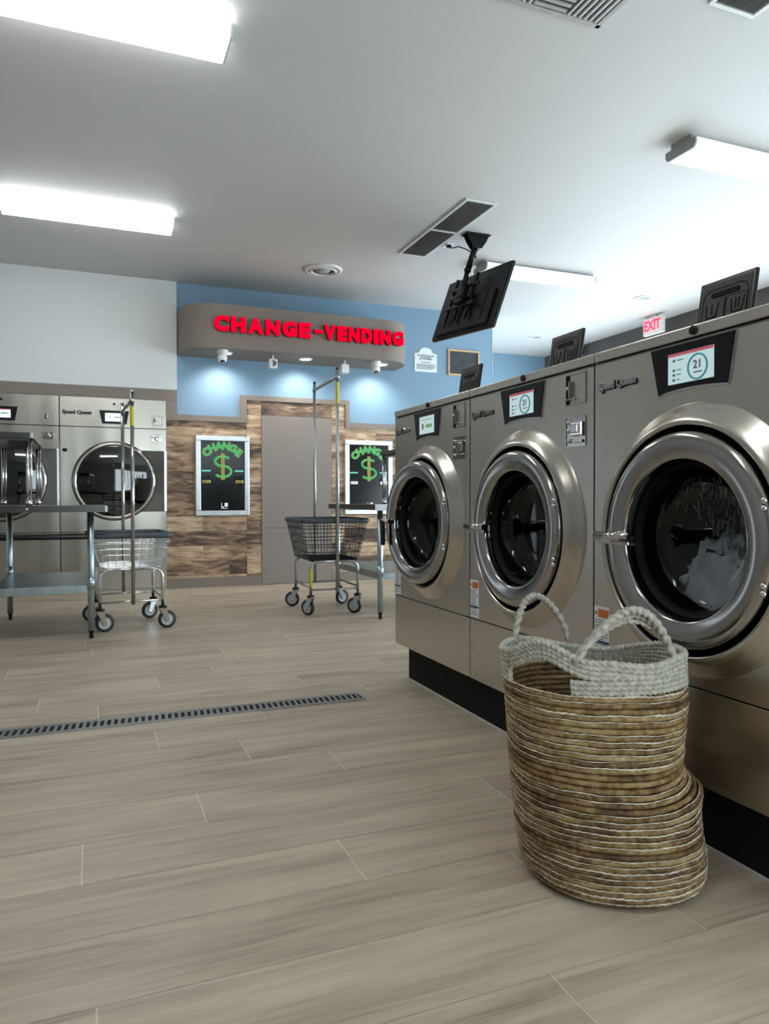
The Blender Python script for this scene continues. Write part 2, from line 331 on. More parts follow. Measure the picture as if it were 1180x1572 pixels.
# ================================================================== CEILING THINGS
def vent(name, x0, x1, y0, y1, label, group=None, louv='y', cells=2):
    root = empty(name, ((x0+x1)/2, (y0+y1)/2, HC)); cx, cy = (x0+x1)/2, (y0+y1)/2
    tag(root, label, 'ceiling vent', group)
    a, c = (x1-x0)/2, (y1-y0)/2; fw = .022
    b = MB(); b.box(-a, a, -c, -c+fw, -.012, 0, 'panel_white', .002); b.box(-a, a, c-fw, c, -.012, 0, 'panel_white', .002)
    b.box(-a, -a+fw, -c+fw, c-fw, -.012, 0, 'panel_white', .002); b.box(a-fw, a, -c+fw, c-fw, -.012, 0, 'panel_white', .002)
    if cells == 2: b.box(-a+fw, a-fw, -.012, .012, -.012, 0, 'panel_white')
    b.build('frame', root)
    b = MB(); b.box(-a+fw, a-fw, -c+fw, c-fw, -.002, -.0005, 'vent_dark'); b.build('backing', root)
    b = MB(); n = int((2*a-2*fw)/.011)
    for k in range(n):
        x = -a+fw+(k+.5)*(2*a-2*fw)/n
        for s0, s1 in ((-c+fw, -.012), (.012, c-fw)):
            b.prism([(x-.0035, -.011), (x-.0025, -.011), (x+.0035, -.004), (x+.0025, -.004)], 'y', s0, s1, 'vent_grey')
    b.build('louvers', root, normals=False)
    return root
vent('return_grille', 2.54, 2.805, 4.73, 6.0, 'long narrow grey double grille in the ceiling beside the television bracket')
vent('return_grille', 2.53, 2.80, 1.25, 2.487, 'white framed louvered grille cut off by the top right corner of the photo')
root = empty('square_diffuser', (1.90, 2.51, HC)); tag(root, 'square grey ceiling diffuser with crossed louver sections at the top edge of the photo', 'ceiling vent')
b = MB(); a = .29
for q in ((-a, a, -a, -a+.025), (-a, a, a-.025, a), (-a, -a+.025, -a, a), (a-.025, a, -a, a)): b.box(*q, -.014, 0, 'vent_grey', .002)
b.build('frame', root)
b = MB(); b.box(-a+.02, a-.02, -a+.02, a-.02, -.002, -.0005, 'vent_dark'); b.build('backing', root)
b = MB(); cw = (2*a-.05)/3
for i in range(3):
    for j in range(3):
        x0, y0 = -a+.025+i*cw, -a+.025+j*cw
        if (i+j) % 2 == 0 or j == 1:
            for k in range(6): xx = x0+(k+.5)*cw/6; b.box(xx-.004, xx+.004, y0+.005, y0+cw-.005, -.014, -.004, 'panel_white')
        else:
            for k in range(5): yy = y0+(k+.5)*cw/5; b.box(x0+.005, x0+cw-.005, yy-.008, yy+.008, -.012, -.005, 'vent_grey')
b.build('louvers', root)
root = empty('round_diffuser', (2.06, 6.70, HC)); tag(root, 'round white stepped air diffuser in the ceiling in front of the sign box', 'ceiling vent')
b = MB(); b.lathe([(.185, 0), (.18, .012), (.15, .02), (.145, .012), (.125, .022), (.12, .03), (.105, .012)], 'panel_white', FD, 48); b.build('ring', root)
b = MB(); b.lathe([(.105, .003), (0, .003)], 'vent_dark', FD, 48); b.lathe([(.07, .006), (.06, .02), (.03, .028), (0, .028)], 'vent_grey', FD, 32); b.build('cone', root)
for y, lb in ((6.34, 'recessed white round ceiling light nearer the exit sign'), (8.40, 'recessed white round ceiling light far back above the second washer')):
    root = empty('recessed_light', (5.57, y, HC)); tag(root, lb, 'ceiling light', None)
    b = MB(); b.lathe([(.10, 0), (.098, .008), (.075, .012), (.07, .006)], 'panel_white', FD, 40); b.build('trim_ring', root)
    b = MB(); b.lathe([(.07, .005), (.04, .003), (0, .002)], 'fixture_grey', FD, 40); b.build('lens', root)
def strip(x0, y0, on, label, W=.245, L=1.215):
    root = empty('ceiling_light', (x0+L/2, y0+W/2, HC)); tag(root, label, 'ceiling light')
    l, h = L/2, W/2
    b = MB(); b.box(-l+.004, l-.004, -h*.62, h*.62, -.05, 0, 'fixture_grey'); b.build('housing', root)
    prof = [(-h, -.03), (-h, -.066), (-h+.012, -.086), (-h+.03, -.091), (h-.03, -.091), (h-.012, -.086), (h, -.066), (h, -.03)]
    b = MB(); b.prism([(p[0], p[1]) for p in prof], 'x', -l+.012, l-.012, 'lens_on' if on else 'lens_dim'); b.build('lens', root)
    pc = prof+[(h*.62, -.028), (h*.62, 0), (-h*.62, 0), (-h*.62, -.028)]
    ec = 'panel_white' if on else 'fixture_grey'
    b = None
    for s in (-1, 1): b = MB(); b.prism(pc, 'x', s*l, s*(l-.011), ec); b.build('end_cap', root)
    return root
strip(-.605, 3.36, True, 'brightly lit white strip light nearest the viewer at the top left')
strip(-.605, 5.83, True, 'brightly lit white strip light over the left dryers, farther back')
strip(3.345, 3.37, False, 'dim white strip light with a grey end cap at the right edge')
strip(3.345, 5.84, False, 'dim white strip light partly hidden by the hanging television')
strip(-.605, .95, True, 'added lit white strip light overhead, out of view, to brighten the room')  # unseen fixture, added at the row's spacing to light the room
# ================================================================== TELEVISION ON ITS CEILING BRACKET
tv = empty('television', (2.98, 5.49, 2.56)); tv.rotation_mode = 'XYZ'
TM = Matrix.Rotation(R(-85), 4, 'Z') @ Matrix.Rotation(R(-18), 4, 'X') @ Matrix.Rotation(R(4), 4, 'Y')
tv.rotation_euler = TM.to_euler(); tag(tv, 'black flat television seen from behind, hanging tilted from the ceiling bracket', 'television')
b = MB(); b.box(-.485, .485, .004, .03, -.28, .28, 'tv_black', .004); b.box(-.475, .475, -.008, .004, -.272, .272, 'tv_black', .003)
b.build('casing', tv)
b = MB(); b.box(-.475, .475, .03, .032, -.265, .27, 'black'); b.build('screen', tv)
b = MB(); b.box(-.40, .40, -.034, -.008, -.25, .06, 'tv_black', .012); b.build('rear_housing', tv)
for x in (-.27, .3): b = MB(); b.box(x-.012, x+.012, -.04, -.034, -.2, .05, 'black', .002); b.build('vent_strip', tv)
br = empty('television_bracket', (2.97, 5.36, HC)); tag(br, 'black ceiling bracket with slanted pole carrying the television', 'tv bracket')
bt = TM.to_3x3() @ Vector((-.02, -.085, .03)) + Vector((2.98, 5.49, 2.56)) - Vector((2.97, 5.36, HC))
b = MB(); b.box(-.11, .11, -.055, .055, -.012, 0, 'black', .003)
b.prism([(-.10, -.012), (.10, -.012), (.075, -.06), (.035, -.115), (-.035, -.115), (-.075, -.06)], 'y', -.035, -.028, 'black')
b.prism([(-.10, -.012), (.10, -.012), (.075, -.06), (.035, -.115), (-.035, -.115), (-.075, -.06)], 'y', .028, .035, 'black')
b.tube([(-.03, 0, -.09), (.03, 0, -.09)], .03, 'black', 16); b.build('ceiling_plate', br)
b = MB(); b.tube([(0, 0, -.08), bt*.6], .026, 'black', 16); b.tube([bt*.5, bt], .021, 'black', 16); b.tube([bt*.55, bt*.6], .03, 'black', 16); b.build('pole', br)
arm = empty('pan_arm', (0, 0, 0)); bpy.data.objects.remove(arm)
b = MB(); b.box(-.06, .06, -.03, .02, -.07, .07, 'black', .006); b.box(-.22, .22, .0, .014, .07, .10, 'black', .003); b.box(-.22, .22, .0, .014, -.10, -.07, 'black', .003)
for x in (-.2, -.06, .12): b.box(x-.014, x+.014, .014, .036, -.21, .2, 'black', .003)
b.tube([(-.12, -.02, -.02), (.1, -.02, -.02)], .018, 'black', 12)
o = b.build('mounting_frame', br); o.matrix_local = T(*bt) @ TM
o2 = MB(); pts = [Vector((-.115, .27, -.012)), Vector((-.10, .24, -.045)), Vector((-.075, .17, -.05)), Vector((-.04, .1, -.09)), Vector((-.005, .02, -.15)), Vector((0, .0, -.19))]
o2.tube(pts, .005, 'black', 8); o2.build('power_cable', br)
ou = empty('ceiling_outlet', (2.86, 5.66, HC)); tag(ou, 'small white ceiling socket plate beside the television bracket', 'socket')
b = MB(); b.box(-.035, .035, -.06, .06, -.008, 0, 'plastic_white', .003); b.build('plate', ou)
b = MB(); b.box(-.02, .02, -.035, -.005, -.03, -.008, 'black', .004); b.build('plug', ou)
# ================================================================== EXIT SIGN, SPEAKER
ex = empty('exit_sign', (6.2, 6.90, HC)); tag(ex, 'lit EXIT sign with red letters hanging from the ceiling at the right', 'exit sign')
b = MB(); b.box(0, .05, -.16, .16, -.225, -.025, 'plastic_white', .008); b.box(.01, .04, -.05, .05, -.03, 0, 'plastic_white'); b.build('housing', ex)
b = MB(); b.box(-.003, .001, -.145, .145, -.212, -.038, 'exit_face', .001); b.build('face', ex)
b = MB(); b.text('EXIT', .165, .003, 'exit_red', T(-.005, 0, -.124) @ FX, .006, sx=.82); b.build('lettering', ex)
sp = empty('wall_speaker', (6.38, 8.55, HC)); tag(sp, 'tiny black box high on the dark right wall behind the second washer lid', 'speaker')
b = MB(); b.box(-.05, .04, -.06, .06, -.16, -.05, 'black', .01); b.box(-.01, .01, -.01, .01, -.05, 0, 'black'); b.build('body', sp)
# ================================================================== SIGN BOX AND WHAT HANGS UNDER IT
sb = empty('sign_box', (2.0, YB, 2.355)); tag(sb, 'long taupe sign box with rounded ends projecting from the blue wall', 'sign')
xa, xb, dp, rad = .815-2.0, 3.19-2.0, .565, .34
out = [(xa, -.001)]
for k in range(13): t = R(180+90*k/12); out.append((xa+rad+rad*cos(t), -dp+rad+rad*sin(t)))
for k in range(13): t = R(270+90*k/12); out.append((xb-rad+rad*cos(t), -dp+rad+rad*sin(t)))
out.append((xb, -.001))
b = MB(); b.prism(out, 'z', 0, .42, 'taupe'); o = b.build('casing', sb)
for p in o.data.polygons: p.use_smooth = abs(p.normal.z) < .5
o.data.set_sharp_from_angle(angle=R(40))
def letters(txt, x0, x1, zc, h, y, mface, mside, parent):
    wd = {'C': .86, 'H': .84, 'A': .92, 'N': .86, 'G': .90, 'E': .74, '-': .5, 'V': .88, 'D': .86, 'I': .42}
    tot = sum(wd[c] for c in txt); x = x0; k = (x1-x0)/tot
    for c in txt:
        cw = wd[c]*k; t = MB(); t.text(c, 1, .01, mface, Matrix(), .062)
        xs = [v.co.x for v in t.bm.verts]; zz = [v.co.y for v in t.bm.verts]; W_ = max(xs)-min(xs); H_ = max(zz)-min(zz); mx, mz = (max(xs)+min(xs))/2, (max(zz)+min(zz))/2; t.bm.free()
        hh = h if c != '-' else .034; tw = cw*(.80 if c == 'I' else .85) if c != '-' else cw*.9
        M = T(x+cw/2, y, zc) @ FY @ Matrix.Diagonal((tw/W_, hh/H_, 1, 1)) @ T(-mx, -mz, 0)
        b = MB(); b.text(c, 1, .012, mface, M @ T(0, 0, .046), .062); b.text(c, 1, .040, mside, M @ T(0, 0, .020), .060)
        b.build('letter', parent); x += cw
letters('CHANGE', 1.075-2.0, 2.045-2.0, .224, .150, -dp, 'red_letter', 'black', sb)
letters('-', 2.07-2.0, 2.165-2.0, .224, .150, -dp, 'red_letter', 'black', sb)
letters('VENDING', 2.165-2.0, 3.05-2.0, .224, .150, -dp, 'red_letter', 'black', sb)
for x in (1.24, 2.06, 2.90):
    root = empty('soffit_spotlight', (x, 7.33, 2.355)); tag(root, {1.24: 'round glowing spotlight under the left end of the sign box', 2.06: 'round glowing spotlight under the middle of the sign box', 2.90: 'round glowing spotlight under the right end of the sign box'}[x], 'spotlight')
    b = MB(); b.lathe([(.075, 0), (.073, .006), (.055, .008)], 'panel_white', FD, 32); b.build('trim_ring', root)
    b = MB(); b.lathe([(.056, .006), (0, .006)], 'spot_disc', FD, 32); b.build('lens', root)
    l = bpy.data.lights.new('spot_lamp', 'SPOT'); l.energy = 24; l.spot_size = R(125); l.spot_blend = .9; l.shadow_soft_size = .05; l.color = (1, .98, .94)
    lo = bpy.data.objects.new('spot_lamp', l); COL.objects.link(lo); lo.parent = root; lo.location = (0, .03, -.02); lo.rotation_euler = (R(22), 0, 0)
for x, y, lb in ((1.19, 7.20, 'white turret security camera under the left end of the sign box'), (2.79, 7.20, 'white turret security camera under the right end of the sign box')):
    root = empty('security_camera', (x, y, 2.355)); tag(root, lb, 'security camera')
    b = MB(); b.lathe([(.055, 0), (.055, .03), (.042, .045), (0, .05)], 'plastic_white', FD, 28); b.build('base', root)
    b = MB(); b.lathe([(0, .03), (.04, .05), (.048, .075), (.04, .105), (.02, .122), (0, .125)], 'plastic_white', FD, 28)
    b.build('eyeball', root)
    b = MB(); b.lathe([(.024, .0), (.022, .006), (0, .008)], 'black', T(0, -.02, -.112) @ Matrix.Rotation(R(155), 4, 'X'), 20); b.build('lens', root)
for x, y, lb in ((1.70, 7.25, 'small white box with dark round knob hanging under the sign box'), (2.46, 7.25, 'plain small white box hanging under the sign box, right of centre')):
    root = empty('hanging_box', (x, y, 2.355)); tag(root, lb, 'sensor box')
    b = MB(); b.tube([(0, 0, 0), (0, 0, -.05)], .011, 'plastic_white', 10); b.build('stem', root)
    b = MB(); b.box(-.04, .04, -.035, .035, -.135, -.045, 'plastic_white', .005); b.build('body', root)
    if x < 2: b = MB(); b.tube([(.022*cos(R(a)), -.038, -.09+.022*sin(R(a))) for a in range(-120, 121, 20)], .006, 'black', 6); b.tube([(0, -.03, -.09), (0, -.045, -.09)], .008, 'black', 10); b.build('knob', root)
# ================================================================== NOTICE, BOARD
nt = empty('notice', (3.58, YB, 2.37)); tag(nt, 'white printed notice with an arched top on the blue wall', 'notice')
b = MB(); pts = [(-.14, 0), (.14, 0), (.14, .205), (.10, .215)]+[(.085*cos(R(t)), .215+.065*sin(R(t))) for t in range(0, 181, 15)]+[(-.10, .215), (-.14, .205)]
b.prism(pts, 'y', -.006, 0, 'paper'); b.build('sheet', nt)
b = MB()
for z, h, s in ((.185, .02, 'NO SMOKING IN HERE'), (.165, .02, 'OR LOITERING'), (.145, .02, 'ON THE PREMISES'), (.11, .016, 'Customers Only')):
    b.text(s, h*1.05, .001, 'ink', T(0, -.0066, z) @ FY, .0006, sx=1.0)
for z in (.078, .062, .046, .030): b.box(-.118, .118 if z != .03 else .09, -.0068, -.006, z, z+.007, 'ink')
b.build('lettering', nt)
cb = empty('chalkboard', (4.07, YB, 2.352)); tag(cb, 'small blackboard in a light wooden frame on the blue wall', 'chalkboard')
b = MB(); W_, H_ = .207, .302; fw = .02
b.box(-W_, W_, -.02, 0, 0, fw, 'oak', .002); b.box(-W_, W_, -.02, 0, H_-fw, H_, 'oak', .002); b.box(-W_, -W_+fw, -.02, 0, fw, H_-fw, 'oak', .002); b.box(W_-fw, W_, -.02, 0, fw, H_-fw, 'oak', .002); b.build('frame', cb)
b = MB(); b.box(-W_+fw, W_-fw, -.008, 0, fw, H_-fw, 'board'); b.build('slate', cb)
b = MB()
rg = random.Random(5)
for k, z in enumerate((.25, .215, .17, .135, .10, .07)):
    x = -.14+.02*(k % 2)
    while x < .08+.03*(k % 3):
        L = rg.uniform(.015, .04); b.tube([(x+L*j/4, -.0085, z+.008*(-1)**j*(j % 4 > 0)) for j in range(5)], .0018, 'chalk', 4); x += L+.008
tag(b.build('chalk_writing', cb), kind='stuff')
# ================================================================== CHANGE MACHINES
def changer(x0, x1, label, bright):
    cx = (x0+x1)/2; hw = (x1-x0)/2
    root = empty('change_machine', (cx, YB, .737)); tag(root, label, 'change machine', None)
    H = .82; fw = .052
    b = MB(); 
    for q in ((-hw, hw, 0, fw), (-hw, hw, H-fw, H), (-hw, -hw+fw, fw, H-fw), (hw-fw, hw, fw, H-fw)): b.box(q[0], q[1], -.045, -.0, q[2], q[3], 'alu', .006)
    b.build('frame', root)
    b = MB(); b.box(-hw+fw, hw-fw, -.03, -.0, fw, H-fw, 'machine_face'); b.build('front_panel', root)
    y = -.0315
    b = MB(); A = R(62); rad_ = .23
    for i, c in enumerate('CHANGE'):
        a = (i-2.5)*.335; X = rad_*1.0*sin(a)*.95; Z = .528+rad_*cos(a)*.9-.02
        b.text(c, .105, .002, 'neon_gold', T(X, y, Z) @ FY @ Matrix.Rotation(-a*.8, 4, 'Z'), .0085)
        b.text(c, .105, .002, 'neon_green', T(X, y-.001, Z) @ FY @ Matrix.Rotation(-a*.8, 4, 'Z'), .0048)
    b.build('lettering', root)
    b = MB(); zc = .505; pts = []
    for k in range(25): t = R(35+235*k/24) if True else 0; pts.append((.078*cos(t), zc+.052+.050*sin(t)))
    for k in range(25): t = R(90-235*k/24); pts.append((.086*cos(t), zc-.052+.056*sin(t)))
    P = [Vector((p[0], y, p[1])) for p in pts]
    b.tube(P, .0125, 'neon_green', 8)
    P2 = [Vector((p[0], y+.009, p[1])) for p in pts]; b.tube(P2, .0165, 'neon_gold', 8)
    for dx in (-.010, .010): b.box(dx-.006, dx+.006, y-.014, y, zc-.138, zc+.138, 'neon_gold')
    b.build('dollar_sign', root)
    for s in (-1, 1):
        xx = s*(hw-fw-.055)
        b = MB(); b.box(xx-.045, xx+.045, y-.008, y+.002, .452, .468, 'neon_bar', .003); b.build('light_bar', root)
        b = MB(); b.box(xx-.042, xx+.042, y-.012, y, .332, .366, 'brass' if not bright else 'alu', .005); b.box(xx-.03, xx+.03, y-.014, y-.01, .347, .353, 'black')
        b.box(xx-.045, xx+.045, y-.006, y, .368, .405, 'black', .004); b.build('bill_slot', root)
    b = MB(); b.box(-.03+.015, -.015+.015-.01, y-.002, y, .083, .13, 'logo_white'); b.box(.008+.01, .04+.01, y-.002, y, .092, .13, 'logo_white', .0008); b.box(-.012, .012, y-.002, y, .083, .092, 'logo_white'); b.box(-.03+.012, .05, y-.002, y, .072, .077, 'logo_white')
    b.build('logo', root)
changer(.983, 1.533, 'silver framed black change machine left of the taupe door', False)
changer(2.585, 3.149, 'silver framed change machine right of the taupe door, behind the folding table', True)
# ================================================================== DRYERS
def dryer(xc, label, w=.98, green=True):
    root = empty('dryer', (xc, 7.62, 0)); tag(root, label, 'tumble dryer', None); h = w/2
    b = MB(); hole(b, 0, 1.084, .36, -h+.002, h-.002, .015, 1.893, 'black_matt', 'y', .007, 64)
    for q in ((-h+.002, -h+.006, .015, 1.893), (h-.006, h-.002, .015, 1.893), (-h+.002, h-.002, .0, .015), (-h+.002, h-.002, 1.889, 1.893)): b.box(q[0], q[1], .007, .6, q[2], q[3], 'vent_grey')
    b.box(-h+.002, h-.002, .596, .6, 0, 1.893, 'vent_grey'); b.build('carcass', root)
    b = MB(); b.box(-h+.003, h-.003, -.001, .006, 1.608, 1.893, 'dryer_steel', .002); b.build('control_fascia', root)
    # front panel with a round opening
    b = MB(); hole(b, 0, 1.084, .345, -h+.003, h-.003, .592, 1.602, 'dryer_steel', 'y', 0.0); b.build('front_panel', root)
    b = MB(); b.box(-h+.003, h-.003, -.001, .006, .018, .586, 'dryer_steel', .002); b.build('lower_panel', root)
    M = T(0, -.0, 1.084) @ FY
    d = MB(); d.lathe([(.382, -.002), (.382, .018), (.374, .034), (.358, .04), (.345, .032), (.343, .02)], 'ring_steel', M, 96)
    d.lathe([(.388, -.001), (.388, .01), (.382, .012)], 'black', M, 96); door = d.build('door', root)
    d = MB(); d.lathe([(.344, .02), (.25, .034), (.12, .042), (0, .044)], 'dryer_glass', M, 80); d.build('door_glass', door)
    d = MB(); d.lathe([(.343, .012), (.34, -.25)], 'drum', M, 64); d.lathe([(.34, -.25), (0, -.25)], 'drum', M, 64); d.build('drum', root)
    # polished door plate reaching to the right hand edge
    d = MB(); n = 14; A = []
    for k in range(n+1):
        t = R(-52+104*k/n); A.append((.386*cos(t), 1.084+.386*sin(t)))
    pts = [(x, z) for x, z in A]+[(h-.02, 1.385), (h-.02, .785)]
    VV = [d.bm.verts.new((x, -.002-.028*(1-(h-.02-x)/.28 if x > .2 else 0)*(x-.2)/.27, z)) for x, z in pts]; d.face(VV, 'ring_steel')
    d.build('door_plate', door, normals=False)
    d = MB(); d.box(h-.026, h-.014, -.036, 0, .785, 1.385, 'cart_chrome', .002); d.box(h-.010, h-.004, -.03, 0, .785, 1.385, 'cart_chrome', .001); d.build('hinge_bar', door)
    b = MB(); b.prism([(-.137, 1.771), (.137, 1.771), (.113, 1.642), (-.109, 1.642)], 'y', -.01, 0, 'black'); cp = b.build('control_panel', root)
    b = MB(); b.box(-.083, .077, -.012, -.0095, 1.666, 1.745, 'screen_bright'); b.box(-.083, .077, -.013, -.0115, 1.737, 1.745, 'screen_red' if not green else 'screen_bright')
    b.box(-.005, .06, -.0135, -.0115, 1.70, 1.712, 'screen_green'); b.box(-.045, -.035, -.0135, -.0115, 1.698, 1.716, 'screen_ink'); b.build('screen', cp)
    b = MB(); b.text('Speed Queen', .047, .006, 'lid_grey', T(-.335, -.004, 1.742) @ FY, .0028, sx=1.0); b.build('badge', root)
    b = MB(); b.lathe([(.011, .0), (.011, .006), (0, .006)], 'black', T(0, -.001, 1.835) @ FY, 16); b.build('lock', root)
    b = MB(); b.lathe([(.018, 0), (.016, .006), (0, .006)], 'black', T(-.445, -.001, 1.379) @ FY @ Matrix.Scale(1.3, 4, (1, 0, 0)), 16); b.build('plug', root)
    b = MB(); x0, x1, z0, z1 = .355, .452, 1.64, 1.735
    for q in ((x0, x1, z0, z0+.004), (x0, x1, z1-.004, z1), (x0, x0+.004, z0, z1), (x1-.004, x1, z0, z1)): b.box(q[0], q[1], -.006, 0, q[2], q[3], 'vent_grey')
    b.box(x0+.012, x0+.02, -.01, 0, 1.665, 1.715, 'black'); b.lathe([(.012, 0), (.012, .012), (0, .014)], 'chrome', T(x0+.03, -.002, 1.69) @ FY, 16); b.build('coin_slot', root)
    b = MB(); b.box(.342, .445, -.006, 0, 1.476, 1.545, 'ring_steel', .003); b.lathe([(.024, 0), (.024, .02), (.012, .024), (0, .02)], 'chrome', T(.395, -.005, 1.51) @ FY, 20)
    for dx in (.355, .432): b.lathe([(.009, 0), (.008, .01), (0, .011)], 'chrome', T(dx, -.005, 1.52) @ FY, 12)
    b.build('coin_drop', root)
    return root
def hole(b, cu, cv, r, u0_, u1_, v0_, v1_, m, axis, h, seg=96):
    """flat rectangular plate with a round hole"""
    def P(u, v): return {'x': (h, u, v), 'y': (u, h, v)}[axis]
    inn, outr = [], []
    for k in range(seg):
        t = 2*PI*k/seg; c, s_ = cos(t), sin(t); inn.append(b.bm.verts.new(P(cu+r*c, cv+r*s_)))
        q = []
        if c > 1e-9: q.append((u1_-cu)/c)
        if c < -1e-9: q.append((u0_-cu)/c)
        if s_ > 1e-9: q.append((v1_-cv)/s_)
        if s_ < -1e-9: q.append((v0_-cv)/s_)
        d = min(q); outr.append((cu+d*c, cv+d*s_))
    # snap the nearest samples to the corners
    for (u, v) in ((u0_, v0_), (u0_, v1_), (u1_, v0_), (u1_, v1_)):
        k = min(range(seg), key=lambda i: (outr[i][0]-u)**2+(outr[i][1]-v)**2); outr[k] = (u, v)
    O = [b.bm.verts.new(P(*p)) for p in outr]
    for k in range(seg): b.face([inn[k], inn[(k+1) % seg], O[(k+1) % seg], O[k]], m)
dryer(.211, 'whole stainless steel dryer with a large round dark door, beside the timber wall')
dryer(-.771, 'left stainless steel dryer, half cut off by the photo edge', green=False)
bm_ = empty('bumper_rail', (-.72, 7.57, .55)); tag(bm_, 'black horizontal bar running across the dryer fronts behind the folding table', 'rail')
b = MB(); b.tube([(-1.0, 0, 0), (.70, 0, 0)], .028, 'black', 16); b.build('bar', bm_)
b = MB(); [b.tube([(x, 0, 0), (x, .048, 0)], .012, 'black', 10) for x in (-.6, 0, .6)]; b.build('bracket', bm_)
# ================================================================== WASHERS
X0 = 1.42
pl = empty('washer_plinth', (1.475, 2.218, 0)); tag(pl, 'low black plinth running along the floor under the row of washers', 'plinth')
b = MB(); b.box(0, 1.0, -1.19, 1.13, 0, .176, 'black_matt'); b.build('base', pl)
b = MB(); b.box(-.006, 0, -1.19, 1.13, 0, .005, 'caulk'); b.build('sealant_line', pl)
def washer(yc, n, label):
    """local frame: origin at the floor under the middle of the front; front looks to -X, +Y is the viewer's left"""
    root = empty('washing_machine', (X0, yc, 0)); tag(root, label, 'washing machine', None); h = .3925-.002
    b = MB(); e = .006
    b.box(.008, .95, -h, -h+.003, .178, 1.338, 'steel'); b.box(.008, .95, h-.003, h, .178, 1.338, 'steel'); b.box(.008, .95, -h, h, 1.332, 1.338, 'steel'); b.box(.945, .95, -h, h, .178, 1.338, 'steel')
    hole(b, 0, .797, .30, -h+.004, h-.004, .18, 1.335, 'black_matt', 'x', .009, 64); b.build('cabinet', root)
    b = MB(); b.box(-.004, .012, -h, h, 1.312, 1.342, 'steel', .003); b.build('top_rail', root)
    b = MB(); hole(b, 0, .797, .30, -h, h, .424, 1.306, 'steel', 'x', 0)
    b.box(0, .008, -h, h, 1.304, 1.307, 'steel'); b.box(0, .008, -h, -h+.001, .424, 1.306, 'steel'); b.box(0, .008, h-.001, h, .424, 1.306, 'steel'); b.build('front_panel', root)
    b = MB(); b.box(0, .01, -h, h, .178, .420, 'steel', .002); 
    for yy in (-h+.02, h-.02): b.lathe([(.004, 0), (.003, .002), (0, .002)], 'ring_steel', T(0, yy, .30) @ FX, 10)
    b.build('lower_panel', root)
    M = T(0, 0, .797) @ FX
    b = MB(); b.lathe([(.349, .0), (.345, .004), (.340, .008), (.332, .014), (.318, .030), (.305, .041), (.297, .044), (.292, .042), (.290, .036), (.290, -.01)], 'surround_steel', M, 128); b.build('door_surround', root)
    b = MB(); b.lathe([(.2905, .02), (.2895, .0), (.22, -.004), (.205, -.03), (.2, -.10)], 'gasket', M, 96); b.build('gasket', root)
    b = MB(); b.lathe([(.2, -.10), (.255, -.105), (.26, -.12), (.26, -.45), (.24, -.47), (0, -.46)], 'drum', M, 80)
    for k in range(3): a = R(90+120*k+20*n); b.box(0, 0, 0, 0, 0, 0, 'drum') if False else b.prism([(.20*cos(a), .797+.20*sin(a)), (.262*cos(a+.18), .797+.262*sin(a+.18)), (.262*cos(a-.18), .797+.262*sin(a-.18))], 'x', .13, .45, 'drum')
    b.build('drum', root)
    # door, hung on the viewer's right
    dz = .797
    door_rot = R(5.5) if n == 1 else 0.
    dp_ = Vector((0, -.275, 0)); 
    M = T(0, .275, dz) @ FX
    b = MB(); b.lathe([(.276, .012), (.277, .032), (.275, .042), (.270, .049), (.263, .053), (.254, .0548), (.240, .0545), (.225, .052), (.214, .0495), (.208, .048), (.204, .044), (.2015, .036), (.200, .02), (.198, .0)], 'ring_steel', M, 128)
    b.lathe([(.276, .012), (.198, .0)], 'black', M, 64); door = b.build('door', root); door.location = dp_; door.rotation_euler = (0, 0, -door_rot if False else door_rot)
    b = MB(); b.lathe([(.199, .030), (.196, .022), (.19, -.005), (.178, -.045), (.165, -.062), (.10, -.072), (0, -.076)], 'door_glass', M, 96); b.build('door_glass', door)
    b = MB(); b.lathe([(.197, .018), (.188, .010), (.184, -.004)], 'gasket', M, 80); b.build('glass_seal', door)
    for z in (.1, .083, -.088, -.105):
        b = MB(); b.lathe([(.0075, 0), (.007, .004), (.004, .006), (0, .0065)], 'cart_chrome', T(-.053, .275-.258, dz+z) @ FX, 14); b.build('hinge_screw', door)
    # handle on the viewer's left edge
    hy = .275+.21
    b = MB()
    if n != 1:
        b.tube([(-.075, hy-.065, dz), (-.075, hy+.078, dz)], .0125, 'chrome', 18); b.box(-.07, -.045, hy-.02, hy+.04, dz-.012, dz+.006, 'black', .004)
        b.box(-.078, -.05, hy-.06, hy+.07, dz-.022, dz-.012, 'chrome', .003)
    else:
        b.tube([(-.075, hy-.02, dz), (-.08, hy+.045, dz)], .009, 'chrome', 14)
        b.box(-.09, -.072, hy+.022, hy+.048, dz-.115, dz+.006, 'black', .006); b.box(-.07, -.045, hy-.02, hy+.04, dz-.012, dz+.006, 'black', .004)
    b.build('handle', door)
    # control panel
    def cpts(g): 
        pts = [(.146+g, 1.301+g*.5), (-.133-g, 1.301+g*.5), (-.111-g*.7, 1.180-g)]
        for k in range(1, 9): u = k/9; pts.append((-.111-g*.7+u*(.228+1.4*g), 1.180-g-.006*sin(PI*u)*-1.2))
        pts.append((.117+g*.7, 1.176-g)); return pts
    b = MB(); b.prism(cpts(.004), 'x', -.004, .001, 'cart_chrome'); bez = b.build('panel_bezel', root)
    b = MB(); b.prism(cpts(0), 'x', -.0065, .001, 'black'); cp = b.build('control_panel', root)
    b = MB(); b.box(-.0085, -.006, -.072, .079, 1.20, 1.279, 'screen')
